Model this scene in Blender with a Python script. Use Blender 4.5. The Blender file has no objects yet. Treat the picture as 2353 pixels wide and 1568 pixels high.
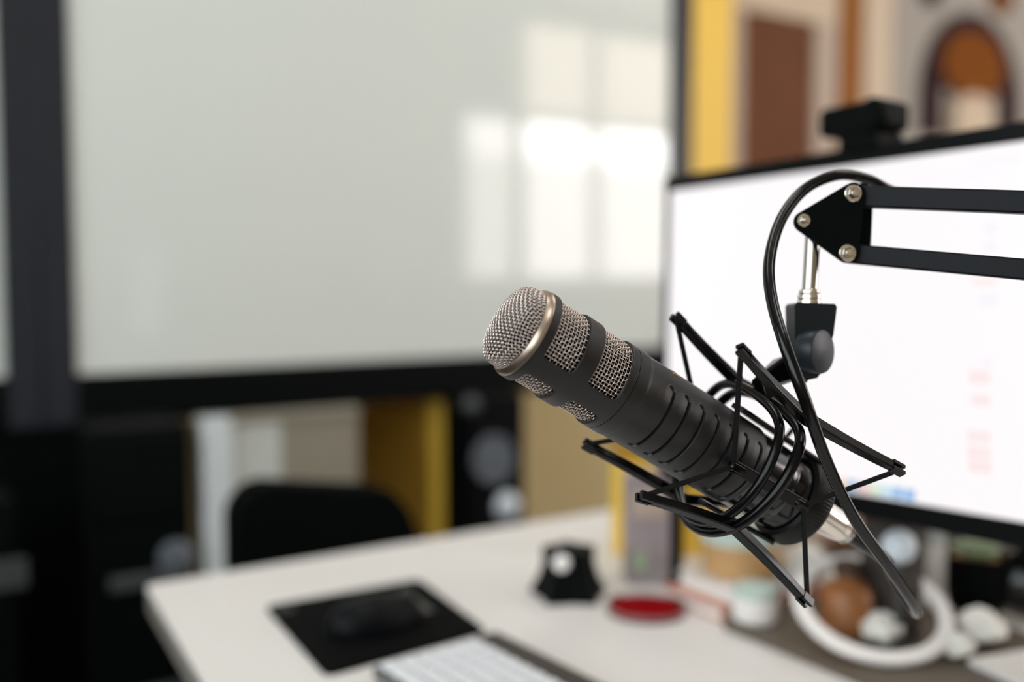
import bpy, bmesh, math, random
from mathutils import Vector, Matrix
random.seed(7)
S = bpy.context.scene
COL = S.collection
R_ = math.radians
V = Vector

# ------------------------------------------------------------------ camera
CAM = V((0, 0, 1.12)); PITCH = R_(3.6); FPX = 2287.0
cr, cu, cf = V((1, 0, 0)), V((0, math.sin(PITCH), math.cos(PITCH))), V((0, math.cos(PITCH), -math.sin(PITCH)))
cd = bpy.data.cameras.new('camera'); cam = bpy.data.objects.new('camera', cd); COL.objects.link(cam)
cam.location = CAM; cam.rotation_euler = (math.pi/2-PITCH, 0, 0)
cd.sensor_width = 36; cd.lens = FPX/2353*36; cd.clip_start = .02; cd.clip_end = 60
cd.dof.use_dof = True; cd.dof.focus_distance = .552; cd.dof.aperture_fstop = 2.05
S.camera = cam
# ------------------------------------------------------------------ world, exposure
w = bpy.data.worlds.new('world'); S.world = w; w.use_nodes = True
w.node_tree.nodes['Background'].inputs[0].default_value = (.80, .88, 1, 1)
w.node_tree.nodes['Background'].inputs[1].default_value = 1.0
S.view_settings.view_transform = 'Standard'; S.view_settings.look = 'None'
S.view_settings.gamma = 1; S.view_settings.use_curve_mapping = False
S.view_settings.exposure = 0.0
# strengths of the lights (window panes, monitor, added ceiling panels and left window)
WIN_GAP, WIN_BLIND, WIN_TRANSOM, WIN_SIDE_FILL, CEIL_FILL = 21.0, 9.5, 6.0, 4.0, 5.1

# ------------------------------------------------------------------ frames and pixel rays
def ray(px, py): return cr*((px-1176.5)/FPX) - cu*((py-784)/FPX) + cf
def P(px, py, d): return CAM + ray(px, py)*d
def Pz(px, py, z):
    r = ray(px, py); return CAM + r*((z-CAM.z)/r.z)
ANG = R_(57.5)
E1 = V((math.sin(ANG), math.cos(ANG), 0)); E2 = V((-math.cos(ANG), math.sin(ANG), 0)); EZ = V((0, 0, 1))
def RP(px, py, b):            # (a, z) where the ray meets the room plane b
    r = ray(px, py); p = CAM + r*(b/r.dot(E2)); return p.dot(E1), p.z
class Fr:                     # local frame
    def __init__(s, o, x, y, z): s.o, s.x, s.y, s.z = V(o), V(x).normalized(), V(y).normalized(), V(z).normalized()
    def p(s, x, y, z): return s.o + s.x*x + s.y*y + s.z*z
    def at(s, x, y, z): return Fr(s.p(x, y, z), s.x, s.y, s.z)
ROOM = Fr((0, 0, 0), E1, E2, EZ)
WORLD = Fr((0, 0, 0), (1, 0, 0), (0, 1, 0), (0, 0, 1))

# ------------------------------------------------------------------ materials
def mat(name, col, rough=.5, metal=0, spec=.5, emit=0, noise=0, nscale=40, bump=0, bscale=300, coat=0, coat_rough=.05, coat_ior=1.5, trans=0, alpha=1, ecol=None):
    m = bpy.data.materials.new(name); m.use_nodes = True
    nt = m.node_tree; b = nt.nodes['Principled BSDF']
    c = (*col, 1)
    b.inputs['Base Color'].default_value = c; b.inputs['Roughness'].default_value = rough
    b.inputs['Metallic'].default_value = metal; b.inputs['Specular IOR Level'].default_value = spec
    b.inputs['Coat Weight'].default_value = coat; b.inputs['Coat Roughness'].default_value = coat_rough; b.inputs['Coat IOR'].default_value = coat_ior
    b.inputs['Transmission Weight'].default_value = trans
    if emit:
        b.inputs['Emission Color'].default_value = (*(ecol or col), 1); b.inputs['Emission Strength'].default_value = emit
    tc = nt.nodes.new('ShaderNodeTexCoord')
    if noise:
        n = nt.nodes.new('ShaderNodeTexNoise'); n.inputs['Scale'].default_value = nscale; n.inputs['Detail'].default_value = 5
        nt.links.new(tc.outputs['Object'], n.inputs['Vector'])
        mx = nt.nodes.new('ShaderNodeMix'); mx.data_type = 'RGBA'
        mx.inputs[6].default_value = (*[max(0, x*(1-noise)) for x in col], 1); mx.inputs[7].default_value = (*[min(1, x*(1+noise)) for x in col], 1)
        nt.links.new(n.outputs['Fac'], mx.inputs[0]); nt.links.new(mx.outputs[2], b.inputs['Base Color'])
    if bump:
        n = nt.nodes.new('ShaderNodeTexNoise'); n.inputs['Scale'].default_value = bscale; n.inputs['Detail'].default_value = 2
        nt.links.new(tc.outputs['Object'], n.inputs['Vector'])
        bp = nt.nodes.new('ShaderNodeBump'); bp.inputs['Strength'].default_value = bump; bp.inputs['Distance'].default_value = .0002
        nt.links.new(n.outputs['Fac'], bp.inputs['Height']); nt.links.new(bp.outputs[0], b.inputs['Normal'])
    return m
M = {}
def mk(k, *a, **q): M[k] = mat(k, *a, **q)
mk('powder', (.0095, .0088, .0088), .36, 0, .42, noise=.3, nscale=1500, bump=.5, bscale=3500)
mk('mic_black', (.006, .006, .006), .40, 0, .25, bump=.15, bscale=3000)
mk('gloss_black', (.004, .004, .0045), .17, 0, .5)
mk('plastic', (.0020, .0021, .0023), .19, 0, .22, bump=.04, bscale=900)
mk('cord', (.004, .004, .004), .65, 0, .2, bump=.9, bscale=2500)
mk('cable', (.0022, .0022, .0025), .17, 0, .32)
mk('arm_metal', (.0025, .0034, .0050), .45, 0, .14, bump=.1, bscale=1500)
mk('clamp', (.006, .009, .012), .36, 0, .30, bump=.12, bscale=1800)
mk('knob', (.012, .018, .024), .40, 0, .35, bump=.12, bscale=1800)
mk('wire', (.78, .69, .64), .26, 1, noise=.12, nscale=700)
mk('ring', (.50, .40, .32), .34, 1, noise=.05, nscale=300)
mk('foam', (.004, .0015, .0012), .95, 0, .02)
mk('chrome', (.48, .45, .42), .20, 1)
mk('nickel', (.80, .74, .68), .24, 1)
mk('gold', (.45, .26, .10), .35, 1)
mk('desk', (.78, .745, .715), .42, 0, .45, noise=.015, nscale=6, bump=.05, bscale=400)
mk('desk_edge_shade', (.22, .20, .17), .7, 0, .2, noise=.1, nscale=20)  # shadow along the desk side put into a darker edge colour
mk('white_metal', (.60, .65, .66), .4, 0, .5, noise=.02)
mk('bezel', (.002, .0028, .003), .35, 0, .12)
mk('screen', (.02, .02, .02), .2, 0, .5, emit=1.0, ecol=(.985, .945, .96))
mk('pad', (.0022, .0028, .0025), .8, 0, .06, noise=.3, nscale=500)
mk('mouse', (.003, .0034, .0045), .45, 0, .12)
mk('pad_print_glint', (.10, .10, .095), .7)
mk('kb_case', (.12, .12, .115), .45, .2)
mk('key', (.82, .83, .86), .45, noise=.02)
mk('board_panel', (.67, .71, .67), .5, 0, .3, noise=.02, nscale=1.2, coat=1, coat_rough=.05, coat_ior=1.5)
mk('board_frame', (.020, .022, .028), .40, 0, .22, noise=.1, nscale=8)
mk('black', (.0018, .0026, .0027), .55, 0, .06, noise=.2, nscale=30)
mk('black_fabric', (.002, .0028, .0027), .85, 0, .04, noise=.3, nscale=200)
mk('dark_grey', (.05, .054, .056), .5)
mk('grey_cone', (.10, .115, .135), .45, noise=.1)
mk('bright_disc', (.66, .72, .78), .4)
mk('table_grey', (.50, .52, .48), .5, noise=.03)
mk('taupe', (.24, .215, .165), .55, noise=.05)
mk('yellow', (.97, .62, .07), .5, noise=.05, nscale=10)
mk('ochre', (.46, .245, .028), .5, noise=.06, nscale=10)  # darker yellow; on the cabinet it paints the shaded side
mk('wall', (.56, .45, .24), .85, 0, .1, noise=.03, nscale=3)
mk('wall_grey', (.37, .34, .30), .85, 0, .1, noise=.03, nscale=3)
mk('wall_white', (.40, .39, .37), .85, noise=.02, nscale=2)
mk('floor', (.02, .019, .018), .5, noise=.2, nscale=5)
mk('door_brown', (.145, .058, .026), .65, 0, .1, noise=.15, nscale=5)
mk('cream', (.58, .46, .33), .6, noise=.04)
mk('pinkgrey', (.46, .36, .285), .6, noise=.04)
mk('orange_wood', (.30, .11, .022), .6, 0, .1, noise=.2, nscale=14)
mk('plum', (.034, .015, .018), .7, 0, .1, noise=.1)
mk('rust', (.19, .058, .006), .7, 0, .1, noise=.15)
mk('stand_taupe', (.115, .092, .068), .42, 0, .3, noise=.08)
mk('stand_grey', (.055, .045, .038), .5, 0, .2)
mk('red', (.24, .001, .004), .7, 0, .03, noise=.05)
mk('white', (.82, .78, .75), .45, noise=.02)
mk('glass', (.85, .85, .85), .05, 0, .5, trans=.9)
mk('amber', (.30, .11, .03), .4, noise=.3, nscale=30)
mk('brown_dark', (.05, .025, .014), .5, noise=.3, nscale=40)
mk('purple_print', (.30, .25, .26), .5, noise=.5, nscale=28)
mk('mint', (.50, .60, .54), .5)
mk('tan', (.56, .33, .14), .5, noise=.15, nscale=20)
mk('salmon', (.55, .20, .12), .55)
mk('paper', (.82, .80, .74), .7, noise=.04, nscale=60, bump=.6, bscale=60)
mk('leaf', (.30, .38, .24), .55, noise=.25, nscale=50)
mk('day_gap', (1, 1, 1), .9, emit=WIN_GAP, ecol=(1, .98, .98))
mk('day_blind', (1, 1, 1), .9, emit=WIN_BLIND, ecol=(1, .94, .94))
mk('day_transom', (1, 1, 1), .9, emit=WIN_TRANSOM, ecol=(1, .84, .68))
mk('side_fill', (1, 1, 1), .9, emit=WIN_SIDE_FILL, ecol=(.86, .95, 1))
mk('day_dim', (1, 1, 1), .9, emit=WIN_BLIND*.62, ecol=(1, .93, .92))
mk('wall_beige', (.44, .36, .25), .85, noise=.02, nscale=2)
mk('ceiling_white', (.62, .60, .57), .85, noise=.02, nscale=2)
mk('fill_panel', (1, 1, 1), .9, emit=CEIL_FILL, ecol=(1, .97, .93))

# ------------------------------------------------------------------ mesh helpers
class MB:
    def __init__(s): s.v, s.f = [], []
    def quadloop(s, loops, closed_u=True, closed_v=False):
        n = len(loops[0]); base = len(s.v)
        for l in loops: s.v += [tuple(q) for q in l]
        m = len(loops)
        for i in range(m if closed_v else m-1):
            for j in range(n if closed_u else n-1):
                a, b = base+i*n+j, base+i*n+(j+1) % n
                c, d = base+((i+1) % m)*n+(j+1) % n, base+((i+1) % m)*n+j
                s.f.append((a, b, c, d))
        return base
    def cap(s, loop, flip=False):
        base = len(s.v); s.v += [tuple(q) for q in loop]; idx = list(range(base, base+len(loop)))
        s.f.append(tuple(reversed(idx)) if flip else tuple(idx))
    def box(s, fr, x0, x1, y0, y1, z0, z1):
        b = len(s.v)
        for z in (z0, z1):
            for (x, y) in ((x0, y0), (x1, y0), (x1, y1), (x0, y1)): s.v.append(tuple(fr.p(x, y, z)))
        for q in ((3, 2, 1, 0), (4, 5, 6, 7), (0, 1, 5, 4), (1, 2, 6, 5), (2, 3, 7, 6), (3, 0, 4, 7)): s.f.append(tuple(b+i for i in q))
        return s
    def lathe(s, fr, prof, seg=48, caps=True):    # axis = fr.z, prof = [(r, z)]
        loops = []
        for r, z in prof:
            r = max(r, 1e-6)
            loops.append([fr.p(r*math.cos(t), r*math.sin(t), z) for t in (2*math.pi*k/seg for k in range(seg))])
        s.quadloop(loops)
        if caps:
            s.cap(loops[0], True); s.cap(loops[-1])
        return s
    def prism(s, fr, poly, z0, z1):               # polygon in x, y, extruded along z
        a = [fr.p(x, y, z0) for x, y in poly]; b = [fr.p(x, y, z1) for x, y in poly]
        s.quadloop([a, b]); s.cap(a, True); s.cap(b); return s
    def sweep(s, pts, sect, up=None, closed=False, caps=True, scale=None):
        n = len(pts); T = []
        for i in range(n):
            if closed: t = pts[(i+1) % n]-pts[i-1]
            else: t = pts[min(i+1, n-1)]-pts[max(i-1, 0)]
            T.append(t.normalized())
        if up is None:
            up = V((0, 0, 1)) if abs(T[0].z) < .9 else V((1, 0, 0))
            par = True
        else: par = False
        nrm = (up - T[0]*up.dot(T[0])).normalized(); loops = []
        for i in range(n):
            base = nrm if par else V(up)
            nrm = (base - T[i]*base.dot(T[i])).normalized()
            bi = T[i].cross(nrm); k = scale[i] if scale else 1
            loops.append([pts[i]+nrm*(x*k)+bi*(y*k) for x, y in sect])
        s.quadloop(loops, True, closed)
        if caps and not closed: s.cap(loops[0], True); s.cap(loops[-1])
        return s
    def tube(s, pts, r, sides=10, **q): return s.sweep(pts, circ(r, sides), **q)
def circ(r, n): return [(r*math.cos(2*math.pi*k/n), r*math.sin(2*math.pi*k/n)) for k in range(n)]
def rect(w, h, c=.0006):
    w, h = w/2, h/2
    return [(w-c, -h), (w, -h+c), (w, h-c), (w-c, h), (-w+c, h), (-w, h-c), (-w, -h+c), (-w+c, -h)]
def rrect(x0, x1, y0, y1, r, n=6):
    out = []
    for cx, cy, a0 in ((x1-r, y0+r, -90), (x1-r, y1-r, 0), (x0+r, y1-r, 90), (x0+r, y0+r, 180)):
        for k in range(n+1):
            a = R_(a0+90*k/n); out.append((cx+r*math.cos(a), cy+r*math.sin(a)))
    return out
def hull2(cs, n=20):                              # convex hull of circles (x, y, r)
    pts = [(x+r*math.cos(2*math.pi*k/n), y+r*math.sin(2*math.pi*k/n)) for x, y, r in cs for k in range(n)]
    pts = sorted(set(pts))
    def half(ps):
        h = []
        for p in ps:
            while len(h) > 1 and (h[-1][0]-h[-2][0])*(p[1]-h[-2][1])-(h[-1][1]-h[-2][1])*(p[0]-h[-2][0]) <= 0: h.pop()
            h.append(p)
        return h
    lo, hi = half(pts), half(pts[::-1]); return lo[:-1]+hi[:-1]
def spline(pts, n=8):
    out = []; m = len(pts)
    for i in range(m-1):
        p0, p1, p2, p3 = pts[max(i-1, 0)], pts[i], pts[i+1], pts[min(i+2, m-1)]
        for k in range(n):
            t = k/n
            out.append(.5*((2*p1)+(p2-p0)*t+(2*p0-5*p1+4*p2-p3)*t*t+(3*p1-p0-3*p2+p3)*t**3))
    out.append(pts[-1]); return out
def obj(name, mb, material, parent=None, bevel=0, smooth=35, fixn=True, kind=None, label=None, merge=False):
    me = bpy.data.meshes.new(name)
    if isinstance(mb, MB):
        me.from_pydata(mb.v, [], mb.f)
        if merge or fixn:
            bm = bmesh.new(); bm.from_mesh(me)
            if merge: bmesh.ops.remove_doubles(bm, verts=bm.verts, dist=1e-6)
            if fixn: bmesh.ops.recalc_face_normals(bm, faces=bm.faces)
            bm.to_mesh(me); bm.free()
    me.materials.append(M[material])
    for p in me.polygons: p.use_smooth = True
    me.set_sharp_from_angle(angle=R_(smooth))
    o = bpy.data.objects.new(name, me); COL.objects.link(o)
    if parent is not None:
        o.parent = parent; o.matrix_parent_inverse = PI[parent.name]
    if bevel:
        b = o.modifiers.new('bevel', 'BEVEL'); b.width = bevel; b.segments = 3; b.limit_method = 'ANGLE'; b.angle_limit = R_(40)
    if kind: o['kind'] = kind
    if label: o['label'] = label
    return o
PI = {}
class _Id(dict):
    def __missing__(s, k): return Matrix.Identity(4)
PI = _Id()
def thing(name, label, cat, loc, group=None, kind=None):
    o = bpy.data.objects.new(name, None); COL.objects.link(o); o.location = loc; o.empty_display_size = .05
    PI[o.name] = Matrix.Translation(-V(loc))
    if label: o['label'] = label
    if cat: o['category'] = cat
    if group: o['group'] = group
    if kind: o['kind'] = kind
    return o
def tag(o, label, cat, group=None):
    o['label'] = label; o['category'] = cat
    if group: o['group'] = group
    return o
def B(fr, *d): return MB().box(fr, *d)

# ================================================================== the room
A0, A1, B0, B1, ZC = -1.7, 9.0, -2.45, 2.85, 3.35
DZ = .74                                                            # desk height
obj('floor', B(ROOM, A0-.1, A1+.1, B0-.1, B1+.1, -.1, 0), 'floor', kind='structure')
obj('ceiling', B(ROOM, A0-.1, A1+.1, B0-.1, B1+.1, ZC, ZC+.1), 'ceiling_white', kind='structure')
def wall(name, fr, L0, L1, T0, T1, holes, material):
    xs = sorted({L0, L1, *[h[0] for h in holes], *[h[1] for h in holes]}); zs = sorted({0, ZC, *[h[2] for h in holes], *[h[3] for h in holes]})
    m = MB()
    for i in range(len(xs)-1):
        for k in range(len(zs)-1):
            x, z = (xs[i]+xs[i+1])/2, (zs[k]+zs[k+1])/2
            if any(h[0] < x < h[1] and h[2] < z < h[3] for h in holes): continue
            m.box(fr, xs[i], xs[i+1], T0, T1, zs[k], zs[k+1])
    return obj(name, m, material, kind='structure')
YB = B1                                                              # back wall face
a_split = RP(2040, 200, YB)[0]
m = MB(); m.box(ROOM, A0-.1, a_split, B1, B1+.1, 0, ZC); obj('wall_back', m, 'wall', kind='structure')
obj('wall_back_right', B(ROOM, a_split, A1+.1, B1, B1+.1, 0, ZC), 'wall_grey', kind='structure')
obj('wall_right', B(ROOM, A1, A1+.1, B0, B1, 0, ZC), 'wall_white', kind='structure')
obj('baseboard_back', B(ROOM, A0, A1, B1-.015, B1, 0, .09), 'white', kind='structure')
# wall with windows; the first three reflect in the glass board
wins = [(3.86, 4.36), (4.41, 5.14), (5.17, 6.05), (6.30, 7.20), (7.35, 8.25)]  # last two are unseen, added to strengthen the window light
wall('wall_front', ROOM, A0-.1, A1+.1, B0-.15, B0, [(x0, x1, 1.10, 3.20) for x0, x1 in wins], 'wall_beige')
def window(n, x0, x1, dim=False):
    e = thing('window_%d' % n, None, None, ROOM.p((x0+x1)/2, B0, 1.1), kind='structure')
    f = MB(); t = .035
    for bx in ((x0, x0+t, 1.10, 3.20), (x1-t, x1, 1.10, 3.20), (x0+t, x1-t, 1.10, 1.10+t), (x0+t, x1-t, 3.20-t, 3.20), (x0+t, x1-t, 2.38, 2.47)):
        f.box(ROOM, bx[0], bx[1], B0-.10, B0-.02, bx[2], bx[3])
    obj('window_frame', f, 'white', e)
    obj('window_sill', B(ROOM, x0-.04, x1+.04, B0-.02, B0+.10, 1.06, 1.095), 'white', e)
    obj('pane', B(ROOM, x0+t, x1-t, B0-.08, B0-.07, 2.10, 2.38), 'day_blind' if dim else 'day_gap', e)
    obj('roller_blind', B(ROOM, x0+t, x1-t, B0-.08, B0-.06, 1.135, 2.10), 'day_dim' if dim else 'day_blind', e)
    obj('pane', B(ROOM, x0+t, x1-t, B0-.08, B0-.07, 2.47, 3.165), 'wall_white' if dim else 'day_transom', e)
for i, (x0, x1) in enumerate(wins): window(i+1, x0, x1, i == 0)
# unseen window added in the left wall for cool fill light
LEFT = Fr((0, 0, 0), E2, -E1, EZ)
hb0, hb1 = -1.9, 1.5
wall('wall_left', LEFT, B0, B1, -A0, -A0+.15, [(hb0, hb1, .95, 2.6)], 'wall_white')
e = thing('window_6', None, None, ROOM.p(A0, 0, .95), kind='structure')
f = MB()
for bx in ((hb0, hb0+.05, .95, 2.6), (hb1-.05, hb1, .95, 2.6), (hb0, hb1, .95, 1.0), (hb0, hb1, 2.55, 2.6), (-.22, -.17, 1.0, 2.55)):
    f.box(LEFT, bx[0], bx[1], -A0+.02, -A0+.1, bx[2], bx[3])
obj('window_frame', f, 'white', e)
for q in ((hb0+.05, -.22), (-.17, hb1-.05)): obj('pane', B(LEFT, q[0], q[1], -A0+.05, -A0+.06, 1.0, 2.55), 'side_fill', e)
# unseen ceiling panels added to brighten the desk from above
for i, (a, b) in enumerate(((.5, -.6), (2.6, -.6), (.5, 1.3), (2.6, 1.3), (4.8, .3), (6.8, .3))):
    t = thing('ceiling_fill', ['added square ceiling fill panel above the desk', 'added square ceiling fill panel over the monitor side of the desk', 'added square ceiling fill panel above the glass board', 'added square ceiling fill panel near the back wall door',
              'added square ceiling fill panel in front of the windows', 'added square ceiling fill panel far along the room'][i], 'ceiling light', ROOM.p(a, b, ZC), 'added ceiling fill panels')
    f = MB()
    for q in ((-.45, .45, -.45, -.42), (-.45, .45, .42, .45), (-.45, -.42, -.42, .42), (.42, .45, -.42, .42)): f.box(ROOM, a+q[0], a+q[1], b+q[2], b+q[3], ZC-.03, ZC)
    obj('frame', f, 'white_metal', t); obj('diffuser', B(ROOM, a-.42, a+.42, b-.42, b+.42, ZC-.02, ZC), 'fill_panel', t)

# ------------------------------------------------------------------ glass boards
BT = 2.15
def board(name, label, a0, a1, z0, z1, side):
    t = thing(name, label, 'board', ROOM.p((a0+a1)/2, BT+.03, 0))
    sw, bw = .062, .102
    obj('glass_panel', B(ROOM, a0+sw-.01, a1-sw+.01, BT, BT+.02, z0+bw-.01, z1-.05), 'board_panel', t)
    for n_, q in (('side_rail', (a0, a0+sw, z0, z1)), ('side_rail', (a1-sw, a1+(.010 if side else 0), z0, z1)), ('bottom_rail', (a0+sw, a1-sw, z0, z0+bw)), ('top_rail', (a0+sw, a1-sw, z1-.06, z1))):
        obj(n_, B(ROOM, q[0], q[1], BT-.015, BT+.045, q[2], q[3]), 'board_frame' if n_ == 'side_rail' else 'black', t, bevel=.004)
    for x in ((a0+.0, a0+.13), (a1-.13, a1)):
        obj('stand_column', B(ROOM, x[0], x[1], BT+.0, BT+.06, 0.04, z0), 'black', t, bevel=.004)
        obj('stand_foot', B(ROOM, x[0], x[1], BT-.10, BT+.30, 0, .04), 'black', t, bevel=.004)
    return t
aL = RP(168, 600, BT)[0]; aR = RP(1540, 400, BT)[0]; zin = RP(180, 860, BT)[1]
board('glass_board', 'large pale glass whiteboard with wide black frame behind the microphone', aL-.062, aR+.062, zin-.102, zin+1.45, 1)
board('glass_board', 'pale board cut off by the left edge, beside the large whiteboard', aL-.064-1.3, aL-.064, zin-.102, zin+1.45, 0)

# ------------------------------------------------------------------ back wall: pillar, door, plank, arches
def back(px0, px1, z0, z1, d, mname, name, parent=None, bevel=0, y=200, off=0, kind=None):
    a0, a1 = RP(px0, y, YB-d-off)[0], RP(px1, y, YB-d-off)[0]
    return obj(name, B(ROOM, a0, a1, YB-d-off, YB-off, z0, z1), mname, parent, bevel, kind=kind)
o = back(1580, 1682, 0, ZC, .10, 'yellow', 'trim_1', kind='structure', bevel=.006)
e = thing('door_1', None, None, ROOM.p(RP(1790, 300, YB)[0], YB, 0), kind='structure')
ztop = RP(1790, 40, YB-.03)[1]
back(1706, 1874, .01, ztop, .035, 'door_brown', 'door_leaf', e, .004)
back(1682, 1708, 0, ztop+.0, .05, 'pinkgrey', 'door_frame', e, .004)
back(1872, 1934, 0, ztop+.0, .05, 'pinkgrey', 'door_frame', e, .004)
back(1682, 1934, ztop, ztop+.16, .05, 'cream', 'door_frame', e, .004)
a_, z_ = RP(1735, 420, YB-.04)
obj('door_handle', MB().tube([ROOM.p(a_, YB-.03, 1.05), ROOM.p(a_, YB-.09, 1.05), ROOM.p(a_+.11, YB-.09, 1.05)], .009), 'chrome', e)
back(1936, 1986, 0, ZC, .07, 'orange_wood', 'trim_2', kind='structure', bevel=.004)
back(1986, 2050, 0, ZC, .09, 'cream', 'trim_3', kind='structure', bevel=.006)
def arch(label, pxc, pyc, prx, t_bot, cols, seg=28):
    ac, zc = RP(pxc, pyc, YB-.02); k = (RP(pxc+prx, pyc, YB-.02)[0]-RP(pxc-prx, pyc, YB-.02)[0])/2
    zb = RP(pxc, t_bot, YB-.02)[1]
    t = thing('wall_arch', label, 'wall decoration', ROOM.p(ac, YB, zb))
    fr = Fr(ROOM.p(ac, YB, zc), E1, EZ, -E2)
    for ro, ri, col in cols:
        ro *= k; ri *= k; m = MB(); outer, inner = [], []
        for q in range(seg+1):
            a = math.pi*q/seg; outer.append((ro*math.cos(a), ro*math.sin(a)*1.05)); inner.append((max(ri, .001)*math.cos(a), max(ri, .001)*math.sin(a)*1.05))
        outer = [(ro, zb-zc)]+outer+[(-ro, zb-zc)]; inner = [(max(ri, .001), zb-zc)]+inner+[(-max(ri, .001), zb-zc)]
        loops = [[fr.p(*p, .0) for p in outer], [fr.p(*p, .022) for p in outer], [fr.p(*p, .022) for p in inner], [fr.p(*p, .0) for p in inner]]
        m.quadloop(loops, False, True)
        m.cap([l[0] for l in loops]); m.cap([l[-1] for l in loops], True)
        obj('arch_band', m, col, t, .002)
    return t
t = arch('plum and rust nested arch hanging on the grey wall', 2236, 232, 112, 322, [(1, .60, 'plum')])
ac, zc = RP(2238, 152, YB-.03); k = (RP(2238+70, 152, YB-.03)[0]-RP(2238-70, 152, YB-.03)[0])/2; kz = RP(2238, 72, YB-.03)[1]-zc
fr = Fr(ROOM.p(ac, YB-.0, zc), E1, EZ, -E2)
pl = [(k*math.cos(2*math.pi*q/40), kz*math.sin(2*math.pi*q/40)) for q in range(40)]
obj('sun_disc', MB().prism(fr, pl, .023, .036), 'rust', t, .003)
zb = RP(2238, 322, YB-.03)[1]; ka = k*.62
pl = [(ka*math.cos(math.pi*q/20), RP(2238, 262, YB-.03)[1]-zc+.6*ka*math.sin(math.pi*q/20)) for q in range(21)]+[(-ka, zb-zc), (ka, zb-zc)]
obj('inner_arch', MB().prism(fr, pl, .0, .046), 'cream', t, .003)
for lab, px, py, r, c in (('dark plum round disc on the wall at the top edge', 2140, -24, .075, 'plum'), ('rust round disc on the wall at the top right edge', 2302, -8, .085, 'rust')):
    a_, z_ = RP(px, py, YB-.01)
    tag(obj('wall_disc', MB().lathe(Fr(ROOM.p(a_, YB, z_), E1, EZ, -E2), [(r, 0), (r, .016), (r-.004, .02), (r*.6, .022), (0, .022)], 40), c), lab, 'wall decoration')

# ------------------------------------------------------------------ things under and behind the board
# low partition: white post, thin top rail, grey and taupe panels
bT = 1.86
a0, zt = RP(452, 952, bT); zt -= .040; a1 = RP(835, 940, bT)[0]
al0, al1 = RP(468, 1150, bT)[0], RP(536, 1150, bT)[0]
t = thing('low_partition', 'low partition with slim white post and grey panels under the board', 'partition', ROOM.p((a0+a1)/2, bT+.03, 0))
obj('post', B(ROOM, al0, al1, bT, bT+.05, 0, zt+.03), 'white_metal', t, .004)
obj('post', B(ROOM, a1-.02, a1, bT+.022, bT+.04, 0, zt+.03), 'taupe', t, .002)
obj('top_rail', B(ROOM, a0, a1, bT+.012, bT+.038, zt+.012, zt+.03), 'taupe', t, .003)
zb = RP(600, 1140, bT)[1]; am = RP(655, 1040, bT)[0]
obj('panel', B(ROOM, al1, am, bT+.02, bT+.03, zb, zt+.012), 'table_grey', t, .002)
obj('panel', B(ROOM, am, a1-.02, bT+.02, bT+.03, zb, zt+.012), 'taupe', t, .002)
# yellow cabinet
bY = 2.24
aY = RP(985, 1050, bY)[0]
zt2 = zin-.102+.03
t = thing('yellow_cabinet', 'yellow cabinet with shade-darkened body standing behind the black chair and the speaker', 'cabinet', ROOM.p(aY+.14, bY+.2, 0))
obj('body', B(ROOM, aY, aY+.20, bY, bY+.46, 0, zt2), 'ochre', t, .004)  # darker than the door: side shade put into the colour
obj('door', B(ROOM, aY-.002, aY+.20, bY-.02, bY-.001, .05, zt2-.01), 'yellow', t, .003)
obj('handle', MB().tube([ROOM.p(aY+.16, bY-.02, .5), ROOM.p(aY+.16, bY-.045, .5), ROOM.p(aY+.16, bY-.045, .62), ROOM.p(aY+.16, bY-.02, .62)], .005), 'dark_grey', t)
# tower speaker
bS = 1.98
aS0, aS1 = RP(1022, 1050, bS+.13)[0], RP(1207, 1050, bS)[0]
zs = zin-.085
t = thing('tower_speaker', 'tall black loudspeaker with grey cone standing under the board', 'speaker', ROOM.p((aS0+aS1)/2, bS+.1, 0))
obj('cabinet', B(ROOM, aS0, aS1, bS, bS+.14, .02, zs), 'black', t, .006)
obj('plinth', B(ROOM, aS0-.015, aS1+.015, bS-.015, bS+.14, 0, .02), 'black', t, .003)
def driver(px, py, r, col, nm, dome):
    a_, z_ = RP(px, py, bS-.002)
    fr = Fr(ROOM.p(a_, bS, z_), E1, EZ, -E2)
    o_ = obj(nm, MB().lathe(fr, [(r, 0), (r, .006), (r*.93, .009), (r*.88, .003), (r*.35, -.0 + .001), (r*.32, .010), (r*.2, .016), (0, .018)] if not dome else [(r, 0), (r, .006), (r*.85, .012), (r*.5, .022), (r*.2, .026), (0, .027)], 36), col, t)
driver(1082, 932, .022, 'dark_grey', 'tweeter', True)
driver(1135, 1055, .058, 'grey_cone', 'woofer', False)
driver(1165, 1164, .033, 'bright_disc', 'port_ring', True)
# black office chair
bC = 1.44
aC0, aC1 = RP(545, 1150, bC)[0], RP(965, 1150, bC)[0]
zc0 = RP(720, 1105, bC)[1]
cx = (aC0+aC1)/2; hw = (aC1-aC0)/2
t = thing('office_chair', 'black padded office chair pushed in beyond the desk', 'chair', ROOM.p(cx, bC+.1, 0))
fr = Fr(ROOM.p(cx, bC, 0), E1, EZ, -E2)
prof = rrect(-hw, hw, zc0-.34, zc0, .055, 8)
prof = [(x, y-(max(0, x/hw))**2*.075) for x, y in prof]
obj('backrest', MB().prism(fr, prof, -.07, 0), 'black_fabric', t, .025)
obj('seat', MB().prism(Fr(ROOM.p(cx, bC+.22, .40), E1, E2, EZ), rrect(-hw, hw, -.13, .13, .08), 0, .09), 'black_fabric', t, .03)
obj('column', MB().lathe(Fr(ROOM.p(cx, bC+.22, 0), E1, E2, EZ), [(.03, .08), (.03, .25), (.022, .25), (.022, .41)], 20), 'black', t)
obj('back_support', MB().sweep([ROOM.p(cx, bC+.22, .385), ROOM.p(cx, bC+.09, .385), ROOM.p(cx, bC+.08, .46)], rect(.06, .02), up=E1), 'black', t)
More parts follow.
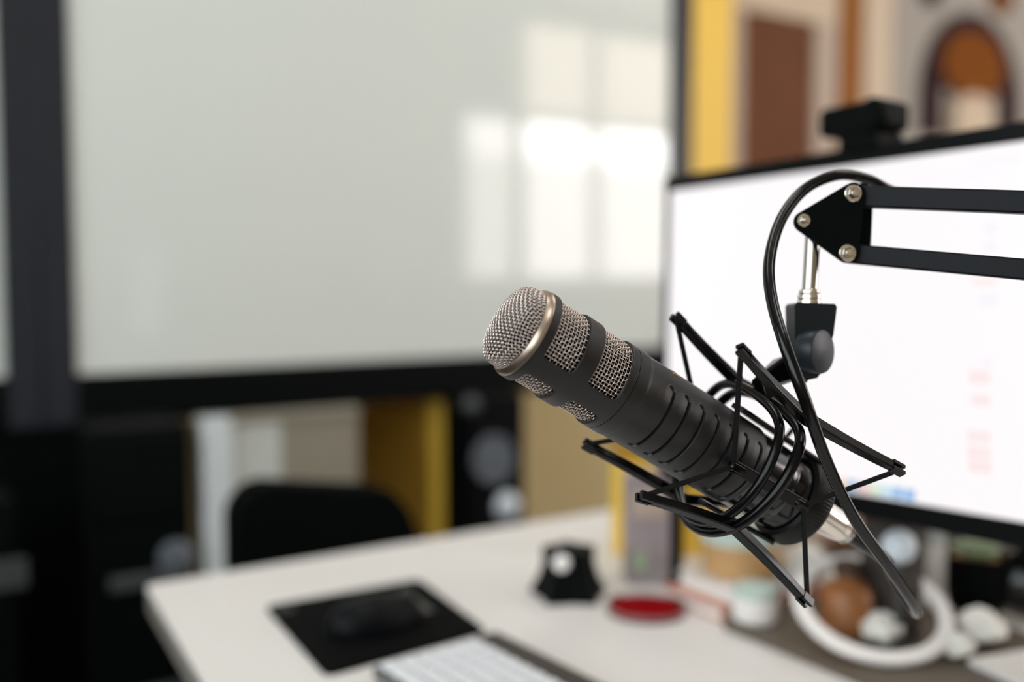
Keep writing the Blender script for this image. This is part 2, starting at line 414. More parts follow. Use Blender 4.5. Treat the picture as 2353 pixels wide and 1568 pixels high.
for k in range(5):
    d = E1*math.cos(k*1.2566)+E2*math.sin(k*1.2566); c0 = ROOM.p(cx, bC+.22, .09)
    obj('base_leg', MB().sweep([c0, c0+d*.19-EZ*.03], rect(.035, .03), up=EZ), 'black', t)
    obj('caster', MB().lathe(Fr(c0+d*.19-EZ*.064-d.cross(EZ)*.02, d, EZ, d.cross(EZ)), [(.018, 0), (.025, .004), (.025, .036), (.018, .04)], 18), 'black', t)
# black drawer cabinet in the dark lower left corner
bD = 1.86
aD0, aD1 = RP(200, 1200, bD)[0], RP(440, 1200, bD)[0]
zd = RP(300, 985, bD)[1]
t = thing('drawer_cabinet', 'black drawer cabinet with grey handles in the dark corner left of the desk', 'cabinet', ROOM.p((aD0+aD1)/2, bD+.12, 0))
obj('body', B(ROOM, aD0, aD1, bD, bD+.17, 0, zd), 'black', t, .004)
zz = [.04, zd*.30, zd*.56, zd*.8, zd-.01]
for k in range(4):
    d_ = obj('drawer', B(ROOM, aD0+.008, aD1-.008, bD-.016, bD-.001, zz[k]+.006, zz[k+1]-.006), 'black', t, .003)
    zh = (zz[k]+zz[k+1])/2
    if k == 3: continue
    obj('handle', B(ROOM, aD0+.03+.0*k, aD0+.16, bD-.035, bD-.016, zh-.012, zh+.012), 'dark_grey', d_, .004)
a_, z_ = RP(405, 1282, bD-.02)
obj('lock', MB().lathe(Fr(ROOM.p(a_, bD-.016, z_), E1, EZ, -E2), [(.032, 0), (.032, .008), (.02, .014), (0, .015)], 24), 'grey_cone', t)
# low black box under the left board
bL = 1.80
aX1 = RP(40, 1300, bL)[0]
t = thing('equipment_box', 'low black equipment box with grey label at the left edge', 'box', ROOM.p(aX1-.2, bL+.1, 0))
obj('body', B(ROOM, aX1-.4, aX1, bL, bL+.16, 0, RP(20, 1150, bL)[1]), 'black', t, .006)
a_, z_ = RP(18, 1322, bL-.004)
obj('label_plate', B(ROOM, a_-.10, a_+.03, bL-.004, bL, z_-.025, z_+.025), 'dark_grey', t, .002)

# ================================================================== the desk
DA = Pz(335, 1345, DZ); DB = Pz(1425, 1168, DZ)
d1 = (DB-DA).normalized(); d2 = (Pz(466, 1568, DZ)-DA).normalized()
LD = .80; LF = 1.62
dA, dB = DA, DA+d1*LD
dD = DA+d2*LF; dC = dB+(-E2)*LF
poly = [(q.x, q.y) for q in (dA, dD, dC, dB)]
def rpoly(poly, r, n=5):
    out = []
    m = len(poly)
    for i in range(m):
        p, a, b = V(poly[i]), V(poly[i-1]), V(poly[(i+1) % m])
        u, v = (a-p).normalized()*r, (b-p).normalized()*r
        for k in range(n+1):
            s = k/n; out.append(tuple((p+u)*(1-s)**2+p*2*s*(1-s)+(p+v)*s*s))
    return out
t = thing('desk', 'white desk holding the monitor, mouse pad and keyboard', 'desk', V(((dA+dC).x/2, (dA+dC).y/2, 0)))
obj('desk_top', MB().prism(WORLD, rpoly(poly, .012), DZ-.004, DZ), 'desk', t)
obj('edge_shade_band', MB().prism(WORLD, rpoly(poly, .012), DZ-.030, DZ-.004), 'desk_edge_shade', t)
cen = (dA+dB+dC+dD)/4
for q in (dA, dB, dC, dD):
    c_ = q+(cen-q).normalized()*.12
    obj('leg', B(Fr((c_.x, c_.y, 0), d1, d1.cross(EZ), EZ), -.025, .025, -.025, .025, 0, DZ-.03), 'dark_grey', t, .004)
# ------------------------------------------------------------------ mouse pad, mouse, keyboard
pc = [Pz(*q, DZ) for q in ((610, 1400), (750, 1558), (1118, 1456), (962, 1338))]
t = thing('mouse_pad', 'black mouse pad lying on the white desk', 'mouse pad', V((pc[0]+pc[2])/2))
obj('pad_sheet', MB().prism(WORLD, rpoly([(q.x, q.y) for q in pc], .014), DZ, DZ+.004), 'pad', t, .001)
c_ = Pz(655, 1402, DZ+.004); obj('printed_mark', MB().lathe(Fr(c_, (1, 0, 0), (0, 1, 0), (0, 0, 1)), [(.010, 0), (.010, .0003), (.007, .0003), (.007, 0)], 24, False), 'pad_print_glint', t)
c_ = Pz(945, 1385, DZ+.004); obj('print_glint_stripe', B(Fr(c_, d2, d2.cross(EZ), EZ), -.04, .04, -.012, .012, 0, .0003), 'pad_print_glint', t)  # light-grey streak of reflection painted onto the pad print
mc = Pz(868, 1440, DZ+.004)
def mouse(c, fwd):
    t = thing('computer_mouse', 'black wireless mouse resting on the mouse pad', 'mouse', c)
    fr = Fr(c, fwd, EZ.cross(fwd), EZ); loops = []
    for k in range(15):
        f = k/14*math.pi; z = .038*math.cos(f/2)**1.0 if False else None
    n = 12
    for k in range(n+1):
        q = k/n; h = .001+.035*q; sc = math.sqrt(max(0.0, 1-(q**2.6)))
        sc = max(sc, .02)
        loops.append([fr.p(.056*sc*math.cos(a)-.004*q, .032*sc*math.sin(a)*(1-.12*math.cos(a)), h) for a in (2*math.pi*j/32 for j in range(32))])
    m = MB(); m.quadloop(loops); m.cap(loops[0], True); m.cap(loops[-1])
    obj('shell', m, 'mouse', t)
    obj('scroll_wheel', MB().lathe(Fr(fr.p(.034, -.004, .026), fwd, EZ, EZ.cross(fwd)), [(.008, 0), (.010, .001), (.010, .007), (.008, .008)], 24), 'dark_grey', t)
    return t
mouse(mc, E1)
kc = Pz(1112, 1461, DZ+.018); kc.z = DZ; kx = (Pz(1322, 1568, DZ)-Pz(1112, 1461, DZ)).normalized(); ky = EZ.cross(kx)
if ky.dot(E1) > 0: ky = -ky
KF = Fr(kc, kx, ky, EZ)                                              # x along the rear edge, y towards the user
t = thing('keyboard', 'flat keyboard with white keys at the bottom edge of the picture', 'keyboard', kc)
obj('case', B(KF, 0, .43, .0, .128, .004, .016), 'kb_case', t, .003)
obj('rear_riser', B(KF, 0.0, .43, -.016, .012, 0, .020), 'stand_grey', t, .003)
km = B(Fr((0, 0, 0), (1, 0, 0), (0, 1, 0), (0, 0, 1)), 0, .0150, 0, .0150, 0, .005)
first = None
for r in range(6):
    for c in range(21):
        if first is None:
            first = obj('key', km, 'key', t, .0012); o = first
        else:
            o = first.copy(); COL.objects.link(o); o.parent = t
        M4 = Matrix((( *kx, 0), (*ky, 0), (0, 0, 1, 0), (0, 0, 0, 1))).transposed()
        if ky.dot(EZ.cross(kx)) < 0: pass
        M4.translation = KF.p(.008+c*.0198, .014+r*.0188, .0155)
        o.matrix_parent_inverse = PI[t.name]; o.matrix_basis = M4
# ------------------------------------------------------------------ monitor with webcam
DL = 1.20
mL = P(1527, 1092, DL)                                              # bottom left outer corner
mdir = V((math.sin(R_(35.0)), -math.cos(R_(35.0)), 0)); mnorm = V((-mdir.y, mdir.x, 0))
if mnorm.dot(V((-1, 0, 0))) < 0: mnorm = -mnorm
tilt = R_(2.2)
mup = (EZ*math.cos(tilt)-mnorm*math.sin(tilt)).normalized(); mn = mdir.cross(mup); 
if mn.dot(mnorm) < 0: mn = -mn
roll = R_(1.6); mup0 = mup
mx = mdir*math.cos(roll)+mup0*math.sin(roll); mup = mup0*math.cos(roll)-mdir*math.sin(roll)
mL = mL-mup0*.004-mdir*.006
MF_ = Fr(mL, mx, mup, mn)
W_, H_ = .614, .362
t = thing('monitor', 'large computer monitor showing a bright white page behind the microphone', 'monitor', V((MF_.p(W_/2, 0, -.05).x, MF_.p(W_/2, 0, -.05).y, DZ)))
obj('housing', B(MF_, 0, W_, 0, H_, -.03, -.002), 'bezel', t, .006)
bz, bt, bb = .008, .017, .022
obj('screen', B(MF_, bz, W_-bz, bb, H_-bt, -.001, .0005), 'screen', t)
for q in ((0, bz, 0, H_), (W_-bz, W_, 0, H_), (bz, W_-bz, 0, bb), (bz, W_-bz, H_-bt, H_)):
    obj('bezel', B(MF_, q[0], q[1], q[2], q[3], -.003, .003), 'bezel', t, .001)
def on_screen(px, py):
    r = ray(px, py); s = (MF_.o-CAM).dot(MF_.z)/r.dot(MF_.z); p = CAM+r*s-MF_.o
    return p.dot(MF_.x), p.dot(MF_.y)
def emis(k, c): mk(k, (.02, .02, .02), .3, emit=1.0, ecol=c)
emis('ui_pink', (.95, .80, .80)); emis('ui_violet', (.91, .88, .93)); emis('ui_blue', (.16, .42, .78)); emis('ui_teal', (.45, .72, .82)); emis('ui_red', (.80, .45, .42)); emis('ui_green', (.60, .74, .52)); emis('ui_orange', (.90, .62, .35)); emis('ui_pale', (.90, .90, .95))
for px, py, w_, h_, c in ((2262, 648, .022, .006, 'ui_pink'), (2272, 690, .018, .012, 'ui_violet'), (2278, 525, .012, .012, 'ui_violet'), (2276, 565, .012, .010, 'ui_violet'), (2252, 868, .020, .012, 'ui_pink'), (2266, 835, .012, .008, 'ui_violet'), (2254, 920, .018, .010, 'ui_pink'),
                          (2250, 1004, .022, .010, 'ui_pink'), (2250, 1040, .022, .010, 'ui_pink'), (2252, 1072, .022, .012, 'ui_pink'), (2290, 372, .05, .004, 'ui_violet'), (2200, 410, .09, .003, 'ui_pale')):
    x, y = on_screen(px, py); obj('screen_text', B(MF_, x-w_/2, x+w_/2, y-h_/2, y+h_/2, .0004, .0008), c, t)
x0, y0 = on_screen(1935, 1116)
for k, c in enumerate(('ui_teal', 'ui_pale', 'ui_orange', 'ui_blue', 'ui_red', 'ui_green', 'ui_teal', 'ui_blue', 'ui_blue')):
    x = x0-.03+k*.0125; obj('screen_icon', B(MF_, x, x+.010, bb+.002, bb+.012, .0004, .0008), c, t)
nc = MF_.p(.262, .12, -.03)
obj('stand_column', MB().sweep([V((nc.x, nc.y, DZ+.012))-mnorm*.05, V((nc.x, nc.y, nc.z+.06))-mnorm*.05], rect(.058, .035, .006), up=mdir), 'stand_grey', t)
obj('stand_neck', B(Fr(nc-mnorm*.05, mdir, mnorm, EZ), -.04, .04, -.01, .06, -.04, .04), 'bezel', t, .004)
c0 = Pz(1652, 1442, DZ); cE = Pz(1955, 1568, DZ); bx = (cE-c0).normalized(); by = EZ.cross(bx)
if by.dot(E1) < 0: by = -by
obj('stand_base', MB().prism(Fr(c0, bx, by, EZ), rrect(0, .40, 0, .24, .012), .0, .010), 'stand_taupe', t, .002)
# webcam on top edge
wx, wy = on_screen(1980, 345); WF = Fr(MF_.p(wx, H_, -.012), mx, mup, mn)
wt = thing('webcam', 'small black webcam clipped on top of the monitor', 'webcam', WF.p(0, 0, 0))
obj('clip', B(WF, -.022, .022, -.004, .014, -.024, .020), 'black', wt, .003)
obj('neck', B(WF, -.014, .014, .012, .018, -.012, .010), 'black', wt, .003)
obj('body', MB().prism(WF.at(0, .028, 0), rrect(-.044, .032, -.0145, .0145, .007), -.016, .020), 'black', wt, .003)
obj('lens_housing', MB().lathe(Fr(WF.p(.020, .029, .018), mx, mup, mn), [(.0145, 0), (.0145, .008), (.012, .011), (.008, .010), (0, .010)], 32), 'black', wt)

# ------------------------------------------------------------------ small things on the desk
def on_desk(px, py): return Pz(px, py, DZ)
# black star-shaped stand
c = on_desk(1308, 1368)
t = thing('star_stand', 'small black star-shaped stand with a pale round button on the desk', 'stand', c)
fr = Fr(c, (math.cos(.25), math.sin(.25), 0), (-math.sin(.25), math.cos(.25), 0), EZ); loops = []
for z, ro, ri in ((0, .049, .036), (.005, .048, .035), (.02, .039, .030), (.038, .033, .025), (.054, .034, .025), (.058, .033, .024)):
    loops.append([fr.p((ro if k % 4 == 0 else (ri if k % 4 == 2 else (ro+ri)/2*.95))*math.cos(2*math.pi*k/20+.1), (ro if k % 4 == 0 else (ri if k % 4 == 2 else (ro+ri)/2*.95))*math.sin(2*math.pi*k/20+.1), z) for k in range(20)])
m = MB(); m.quadloop(loops); m.cap(loops[0], True); m.cap(loops[-1]); obj('body', m, 'black', t, smooth=50)
nb = (CAM-c).normalized(); pb = P(1290, 1294, (c-CAM).dot(cf)-.030)
obj('button', MB().lathe(Fr(pb, cr, cr.cross(nb), -nb if False else nb), [(.010, -.006), (.010, .003), (.008, .004), (0, .004)], 24), 'white', t)
# round red tin with clear rim
c = on_desk(1485, 1406)
t = thing('red_coaster', 'round red disc with a clear raised rim on the desk', 'coaster', c)
obj('disc', MB().lathe(Fr(c, (1, 0, 0), (0, 1, 0), (0, 0, 1)), [(.042, 0), (.043, .001), (.043, .005), (.040, .007), (0, .007)], 48), 'red', t)
obj('rim', MB().lathe(Fr(c, (1, 0, 0), (0, 1, 0), (0, 0, 1)), [(.0435, .000), (.0455, .000), (.0455, .009), (.0435, .009)], 48, False), 'glass', t)
# tall printed carton and yellow box at the desk's far side
def crate(name, label, cat, px0, px1, pyb, pyt, depth, mname, rot=None, bev=.002):
    p0, p1 = on_desk(px0, pyb), on_desk(px1, pyb)
    d = (p0-CAM).dot(cf); p1 = P(px1, pyb, d); w_ = (p1-p0).length; h_ = (P(px0, pyt, d)-P(px0, pyb, d)).length
    x = V((1, 0, 0)) if rot is None else V((math.cos(rot), math.sin(rot), 0)); y = EZ.cross(x)
    fr = Fr(V((p0.x, p0.y, DZ)), x, y, EZ)
    t = thing(name, label, cat, fr.p(w_/2, depth/2, 0))
    return t, fr, w_, h_
t, fr, w_, h_ = crate('carton', 'grey and mauve printed carton standing behind the red disc', 'box', 1440, 1540, 1345, 1090, .06, 'purple_print')
obj('body', B(fr, 0, w_, 0, .05, 0, h_), 'purple_print', t, .002)
obj('dark_side', B(fr, w_, w_+.016, 0.0, .05, 0, h_), 'black', t, .001)
obj('printed_band', B(fr, .006, w_-.006, -.0006, 0, h_*.62, h_*.86), 'pinkgrey', t)
obj('green_print', B(fr, .008, w_*.45, -.0006, 0, h_*.12, h_*.30), 'leaf', t)
t, fr, w_, h_ = crate('yellow_box', 'yellow cardboard box standing at the far desk edge beside the carton', 'box', 1412, 1462, 1278, 1010, .06, 'yellow')
obj('body', B(fr, 0, w_+.10, 0, .05, 0, h_), 'yellow', t, .002)
obj('lid_flap', B(fr, -.001, w_+.101, -.001, .051, h_-.03, h_), 'ochre', t, .001)
# stack: books and a tan tub with mint lid
def book(label, fr, l, w_, h_, mname, grp='books on the desk'):
    t = thing('book', label, 'book', fr.p(l/2, w_/2, 0), grp)
    obj('pages', B(fr, .003, l-.003, .003, w_-.002, .002, h_-.002), 'paper', t)
    obj('cover', B(fr, 0, l, 0, w_, 0, .002), mname, t); obj('cover', B(fr, 0, l, 0, w_, h_-.002, h_), mname, t)
    obj('spine', B(fr, 0, l, -.001, .003, 0, h_), mname, t)
    return fr
f1 = book('salmon red book lying lowest in the stack behind the microphone mount', Fr(c0-bx*.006+by*.012, by, -bx, EZ), .17, .10, .016, 'salmon')
f2 = book('cream covered book lying on the salmon red book', Fr(c0-bx*.008+by*.030+EZ*.016, by, -bx, EZ), .13, .092, .018, 'white')
c = f2.p(.056, .046, .018)
t = thing('storage_tub', 'tan round tub with a mint lid standing on the books', 'tub', c)
frw = Fr(c, (1, 0, 0), (0, 1, 0), (0, 0, 1))
obj('tub_body', MB().lathe(frw, [(.040, 0), (.044, .003), (.046, .040), (.046, .044)], 40), 'tan', t)
obj('tub_lid', MB().lathe(frw, [(.0475, .040), (.0475, .056), (.045, .059), (0, .059)], 40), 'mint', t)
# small white cream jar to the right of books
c = on_desk(1728, 1418); c.z = DZ+.010
c = Pz(1735, 1424, DZ+.010)
t = thing('white_jar', 'small white jar with pale blue lid in front of the books', 'jar', c)
frw = Fr(c, (1, 0, 0), (0, 1, 0), (0, 0, 1))
obj('jar_body', MB().lathe(frw, [(.022, 0), (.025, .003), (.025, .024), (.021, .027)], 32), 'white', t)
obj('jar_lid', MB().lathe(frw, [(.0235, .027), (.0235, .036), (.021, .038), (0, .038)], 32), 'mint', t)
# thick white ring leaning over a brown leather coaster on the monitor foot
zb = DZ+.010
c = Pz(1945, 1446, zb)
t = thing('leather_coaster', 'dark brown round leather coaster under the leaning white ring', 'coaster', c)
obj('leather_disc', MB().lathe(Fr(c, (1, 0, 0), (0, 1, 0), (0, 0, 1)), [(.043, 0), (.045, .001), (.045, .003), (.043, .004), (0, .004)], 48), 'brown_dark', t)
obj('stitching', MB().lathe(Fr(c, (1, 0, 0), (0, 1, 0), (0, 0, 1)), [(.040, .0039), (.0405, .0046), (.041, .0039)], 48, False), 'tan', t)
RR = .071; lean = R_(24)
nb_ = Pz(2056, 1534, zb)
ay = V((0, math.cos(lean), math.sin(lean))); c = nb_+ay*RR+V((0, 0, .008))
t = thing('white_ring', 'thick white ring leaning among the small things under the monitor', 'ring', nb_)
rp = [c+V((1, 0, 0))*RR*math.cos(q)+ay*RR*math.sin(q) for q in (2*math.pi*k/64 for k in range(64))]
obj('band', MB().sweep(rp, rrect(-.0045, .0045, -.0075, .0075, .003, 4), up=V((1, 0, 0)).cross(ay), closed=True), 'white', t)
zt_ = zb+.004

# amber bottle, crumpled papers, white tube in/around the tray
c = Pz(1945, 1446, zt_); frw = Fr(c, (1, 0, 0), (0, 1, 0), (0, 0, 1))
t = thing('amber_bottle', 'squat amber glass bottle standing on the brown leather coaster', 'bottle', c)
obj('bottle_body', MB().lathe(frw, [(.024, 0), (.027, .003), (.027, .040), (.022, .048), (.012, .053), (.012, .060)], 32), 'amber', t)
obj('cap', MB().lathe(frw, [(.014, .058), (.014, .070), (.012, .072), (0, .072)], 28), 'brown_dark', t)
def crumple(label, c, r, mname, seed, grp, fl=.75):
    bm = bmesh.new(); bmesh.ops.create_icosphere(bm, subdivisions=3, radius=r); rnd = random.Random(seed)
    dirs = [V((rnd.uniform(-1, 1), rnd.uniform(-1, 1), rnd.uniform(-1, 1))).normalized() for _ in range(22)]
    for v in bm.verts:
        n = v.co.normalized(); k = 1-.34*max(max(0, n.dot(d))**9 for d in dirs)+.12*abs(math.sin(5*n.x+seed+3*n.z)*math.sin(6*n.y+2))
        v.co = n*r*k; v.co.z *= fl
    zmin = min(v.co.z for v in bm.verts)
    for v in bm.verts: v.co += V(c)-V((0, 0, zmin))
    me = MB(); me.v = [tuple(v.co) for v in bm.verts]; me.f = [tuple(x.index for x in f.verts) for f in bm.faces]; bm.free()
    return tag(obj('crumpled_paper', me, mname, smooth=18), label, 'paper', grp)
crumple('crumpled white paper ball inside the leaning white ring', Pz(2025, 1482, zb), .024, 'paper', 1, 'crumpled papers')
crumple('crumpled white paper ball in front of the plant pot', Pz(2250, 1478, zb), .026, 'paper', 2, 'crumpled papers')
crumple('small crumpled paper ball at the right end of the white ring', Pz(2200, 1512, zb), .018, 'paper', 3, 'crumpled papers')
crumple('large loose crumpled paper between the books and the amber bottle', Pz(1860, 1372, zb)+V((0, .03, 0)), .036, 'paper', 5, 'crumpled papers')
c = on_desk(2148, 1418); frw = Fr(c, (1, 0, 0), (0, 1, 0), (0, 0, 1))
c.z = zb
t = thing('white_tube', 'tall slim white tube standing between the white ring and the plant', 'bottle', c)
frw = Fr(c, (1, 0, 0), (0, 1, 0), (0, 0, 1))
obj('tube_body', MB().lathe(frw, [(.0095, 0), (.0105, .002), (.0105, .070), (.009, .074)], 28), 'white', t)
obj('tube_cap', MB().lathe(frw, [(.0085, .073), (.0085, .090), (.007, .092), (0, .092)], 28), 'white_metal', t)
c = Pz(2245, 1420, zb)+V((.012, .03, 0)); frw = Fr(c, (1, 0, 0), (0, 1, 0), (0, 0, 1))
t = thing('potted_succulent', 'small pale green succulent in a black pot under the monitor', 'plant', c)
obj('pot', MB().lathe(frw, [(.026, 0), (.029, .003), (.034, .058), (.034, .062), (.030, .062), (.029, .055)], 36), 'black', t)
obj('soil', MB().lathe(frw, [(.0295, .050), (.0295, .056), (0, .058)], 30), 'tan', t)
lm = None
for ring, (n, tilt_, ln) in enumerate(((8, 62, .030), (6, 38, .026), (4, 16, .020))):
    for k in range(n):
        az = 2*math.pi*(k+.5*(ring % 2))/n; q = R_(tilt_)
        dr = V((math.cos(az)*math.sin(q), math.sin(az)*math.sin(q), math.cos(q))); b0 = c+V((0, 0, .057))
        pts = [b0+dr*ln*s_ for s_ in (0, .3, .6, .85, 1)]
        m = MB().sweep(pts, [(.004*math.cos(x), .008*math.sin(x)) for x in (2*math.pi*j/8 for j in range(8))], up=EZ+dr*.01 if abs(dr.z) < .95 else V((1, 0, 0)), scale=[.6, 1, 1.05, .7, .1])
        obj('leaf', m, 'leaf', t)
# white ball-ended plug and cable behind the connector
c = P(2066, 1256, .99)
cz = Pz(2075, 1375, zb)
t = thing('desk_figure', 'small white ball on a thin stem standing behind the cable', 'ornament', V((c.x, c.y, zb)))
bpos = V((c.x, c.y, c.z))
obj('ball', MB().lathe(Fr(bpos, (1, 0, 0), (0, 1, 0), (0, 0, 1)), [(max(.0001, .017*math.sin(math.pi*k/14)), -.017*math.cos(math.pi*k/14)) for k in range(15)], 28, False), 'bright_disc', t)
obj('stem', MB().lathe(Fr((c.x, c.y, zb), (1, 0, 0), (0, 1, 0), (0, 0, 1)), [(.016, 0), (.016, .003), (.003, .005), (.003, bpos.z-zb-.012)], 20), 'dark_grey', t)
# headphones at the right edge
hc = Pz(2372, 1440, zb)+V((.0, .02, 0))
t = thing('headphones', 'black headphones lying at the right edge under the monitor', 'headphones', hc)
for s_ in (0, 1):
    cc = hc+V((.012+.075*s_, .02+.03*s_, .036)); ax = V((-.55, -.80, .2)).normalized() if s_ == 0 else V((.5, .8, .1)).normalized(); xx = ax.cross(EZ).normalized()
    k_ = obj('ear_cup', MB().lathe(Fr(cc, xx, ax.cross(xx), ax), [(.020, -.012), (.033, -.010), (.035, 0), (.033, .008), (.026, .012), (0, .013)], 32), 'gloss_black', t)
    obj('cushion', MB().lathe(Fr(cc, xx, ax.cross(xx), ax), [(.018, -.026), (.030, -.027), (.034, -.020), (.033, -.011), (.018, -.011)], 32, False), 'black_fabric', k_)
pts = spline([hc+V((.012, .02, .066)), hc+V((.02, .03, .10)), hc+V((.05, .04, .118)), hc+V((.08, .05, .10)), hc+V((.087, .05, .066))], 6)
obj('headband', MB().sweep(pts, rect(.024, .005, .001), up=V((.3, -.9, 0))), 'plastic', t)
# white note sheet at the lower right desk corner
c = on_desk(2260, 1545)
fr = Fr(V((c.x, c.y, DZ+.010)), (math.cos(.35), math.sin(.35), 0), (-math.sin(.35), math.cos(.35), 0), EZ)
tag(obj('note_pad', B(fr, -.02, .16, -.10, .0, 0, .006), 'white', bevel=.001), 'white note pad at the lower right corner on the monitor foot', 'note pad')

# ================================================================== microphone
TILT = R_(20)
ix, iy = .853/math.hypot(.853, .521), .521/math.hypot(.853, .521)
ma = (cr*ix-cu*iy)*math.cos(TILT)+cf*math.sin(TILT)
mu = cr*iy+cu*ix
mv = ma.cross(mu)
if mv.dot(cf) > 0: mv = -mv
C0 = P(1203, 764, .54)
MIC = Fr(C0, mv, mu, ma)                                             # x towards camera, y up, z towards the tail
def mp(s, u, v): return C0+ma*s+mu*u+mv*v
mic = thing('microphone', 'black dynamic broadcast microphone with silver mesh grille', 'microphone', mp(.1, 0, 0))
mm = .001
# --- cage with rounded openings
RC = 26.5*mm
def cage():
    m = MB(); nside = 26; ntheta = 2; dth = 2*math.pi/ntheta
    strut = R_(-28)
    for row in range(2):
        s0 = (1.2+30*row)*mm; tl = 30*mm; ol = 19.6*mm
        for k in range(ntheta):
            tc = strut+dth*(k+.5)
            hw_o, hh_o = dth*RC/2, tl/2
            hw_i, hh_i = dth*RC/2-6.6*mm, ol/2; rr = 3.2*mm
            loop = []
            def seg(p, q, n):
                for j in range(n): loop.append((p[0]+(q[0]-p[0])*j/n, p[1]+(q[1]-p[1])*j/n))
            def arc(cx, cy, a0, n=6):
                for j in range(n): a = R_(a0+90*j/n); loop.append((cx+rr*math.cos(a), cy+rr*math.sin(a)))
            seg((-hw_i+rr, -hh_i), (hw_i-rr, -hh_i), 40); arc(hw_i-rr, -hh_i+rr, -90)
            seg((hw_i, -hh_i+rr), (hw_i, hh_i-rr), 8); arc(hw_i-rr, hh_i-rr, 0)
            seg((hw_i-rr, hh_i), (-hw_i+rr, hh_i), 40); arc(-hw_i+rr, hh_i-rr, 90)
            seg((-hw_i, hh_i-rr), (-hw_i, -hh_i+rr), 8); arc(-hw_i+rr, -hh_i+rr, 180)
            corner = {43, 57, 103, 117}
            outer = []
            for j, (x, y) in enumerate(loop):
                if j in corner: outer.append((math.copysign(hw_o, x), math.copysign(hh_o, y))); continue
                if j < 43 or j > 117: outer.append((x/(hw_i)*hw_o, -hh_o))
                elif j < 57: outer.append((hw_o, y/hh_i*hh_o))
                elif j < 103: outer.append((x/hw_i*hw_o, hh_o))
                else: outer.append((-hw_o, y/hh_i*hh_o))
            loops = []
            for q in range(6):
                f = q/5
                loops.append([MIC.p(RC*math.cos(tc+x/RC), RC*math.sin(tc+x/RC), s0+tl/2+y) for x, y in ((a[0]+(b[0]-a[0])*f, a[1]+(b[1]-a[1])*f) for a, b in zip(loop, outer))])
            m.quadloop(loops)
    return m
o = obj('grille_cage', cage(), 'powder', mic, merge=True, smooth=40)
sd = o.modifiers.new('thickness', 'SOLIDIFY'); sd.thickness = 1.7*mm; sd.offset = -1
bv = o.modifiers.new('bevel', 'BEVEL'); bv.width = .0005; bv.segments = 2; bv.limit_method = 'ANGLE'; bv.angle_limit = R_(60)
# --- woven cylinder grille
def woven_cyl():
    m = MB(); N = 74; pitch = 2.12*mm; r0 = 24.4*mm; wr = .29*mm; am = .42*mm
    s0, J = 3.4*mm, 27
    sec = circ(wr, 5)
    for i in range(N):
        th = 2*math.pi*i/N; c_, s_ = math.cos(th), math.sin(th); pts = []
        for k in range((J-1)*4+1):
            s = k/4; r = r0+am*math.cos(math.pi*(s+i)); pts.append(MIC.p(r*c_, r*s_, s0+s*pitch))
        m.sweep(pts, sec, up=mu*s_+mv*c_, caps=False)
    for j in range(J):
        loops = []
        for k in range(N*4):
            th = 2*math.pi*k/(N*4); r = r0-am*math.cos(math.pi*(k/4+j)); c_, s_ = math.cos(th), math.sin(th)
            loops.append([MIC.p((r+x)*c_, (r+x)*s_, s0+j*pitch+y) for x, y in sec])
        m.quadloop(loops, True, True)
    return m
obj('side_mesh', woven_cyl(), 'wire', mic, fixn=False, smooth=180, kind='stuff', label='silver woven wire mesh behind the cage openings')
obj('foam_core', MB().lathe(MIC, [(22.6*mm, 2*mm), (22.6*mm, 60*mm)], 48), 'foam', mic)
# --- dome grille
prof = [(0, -16.0), (5, -15.8), (10, -15.1), (15, -13.9), (19, -12.6), (21.5, -11.2), (22.9, -8.8), (23.4, -5.0), (23.8, 0.5)]
arc = [0]
for i in range(1, len(prof)): arc.append(arc[-1]+math.hypot(prof[i][0]-prof[i-1][0], prof[i][1]-prof[i-1][1]))
def cr1(vals, i, t):
    p0, p1, p2, p3 = vals[max(i-1, 0)], vals[i], vals[min(i+1, len(vals)-1)], vals[min(i+2, len(vals)-1)]
    return .5*(2*p1+(p2-p0)*t+(2*p0-5*p1+4*p2-p3)*t*t+(3*p1-p0-3*p2+p3)*t**3)
def dome(rho):
    for i in range(len(arc)-1):
        if rho <= arc[i+1]: break
    t = (rho-arc[i])/(arc[i+1]-arc[i])
    return cr1([p[0] for p in prof], i, t), cr1([p[1] for p in prof], i, t)
def domept(x, y, off):
    rho = math.hypot(x, y); ph = math.atan2(y, x); r, s = dome(min(rho, arc[-1]-.001)); r2, s2 = dome(min(rho+.1, arc[-1]))
    r1, s1 = dome(max(min(rho, arc[-1])-.1, 0))
    tr, ts = r2-r1, s2-s1; L = math.hypot(tr, ts) or 1; nr, ns = ts/L, -tr/L
    r += nr*off; s += ns*off
    return MIC.p(r*mm*math.cos(ph), r*mm*math.sin(ph), s*mm)
def woven_dome():
    m = MB(); p = 1.98; am = .42; Rm = arc[-1]; n = int(Rm/p); rot = R_(12)
    co, si = math.cos(rot), math.sin(rot); sec = circ(.27*mm, 5)
    for d in (0, 1):
        for i in range(-n, n+1):
            x = i*p; h = math.sqrt(max(0, Rm*Rm-x*x)); k0 = int(h/p*4); pts = []
            if k0 < 2: continue
            for k in range(-k0, k0+1):
                y = k/4*p; off = am*math.cos(math.pi*(k/4+i))*(1 if d == 0 else -1)
                X, Y = (x, y) if d == 0 else (y, x)
                pts.append(domept(X*co-Y*si, X*si+Y*co, off))
            m.sweep(pts, sec, caps=False)
    return m
obj('front_mesh', woven_dome(), 'wire', mic, fixn=False, smooth=180, kind='stuff', label='domed silver woven wire mesh at the front end')
obj('front_foam', MB().lathe(MIC, [(max(.001, r-1.3)*mm, (s+1.3)*mm) for r, s in prof]+[(22*mm, 4*mm)], 48, False), 'foam', mic)
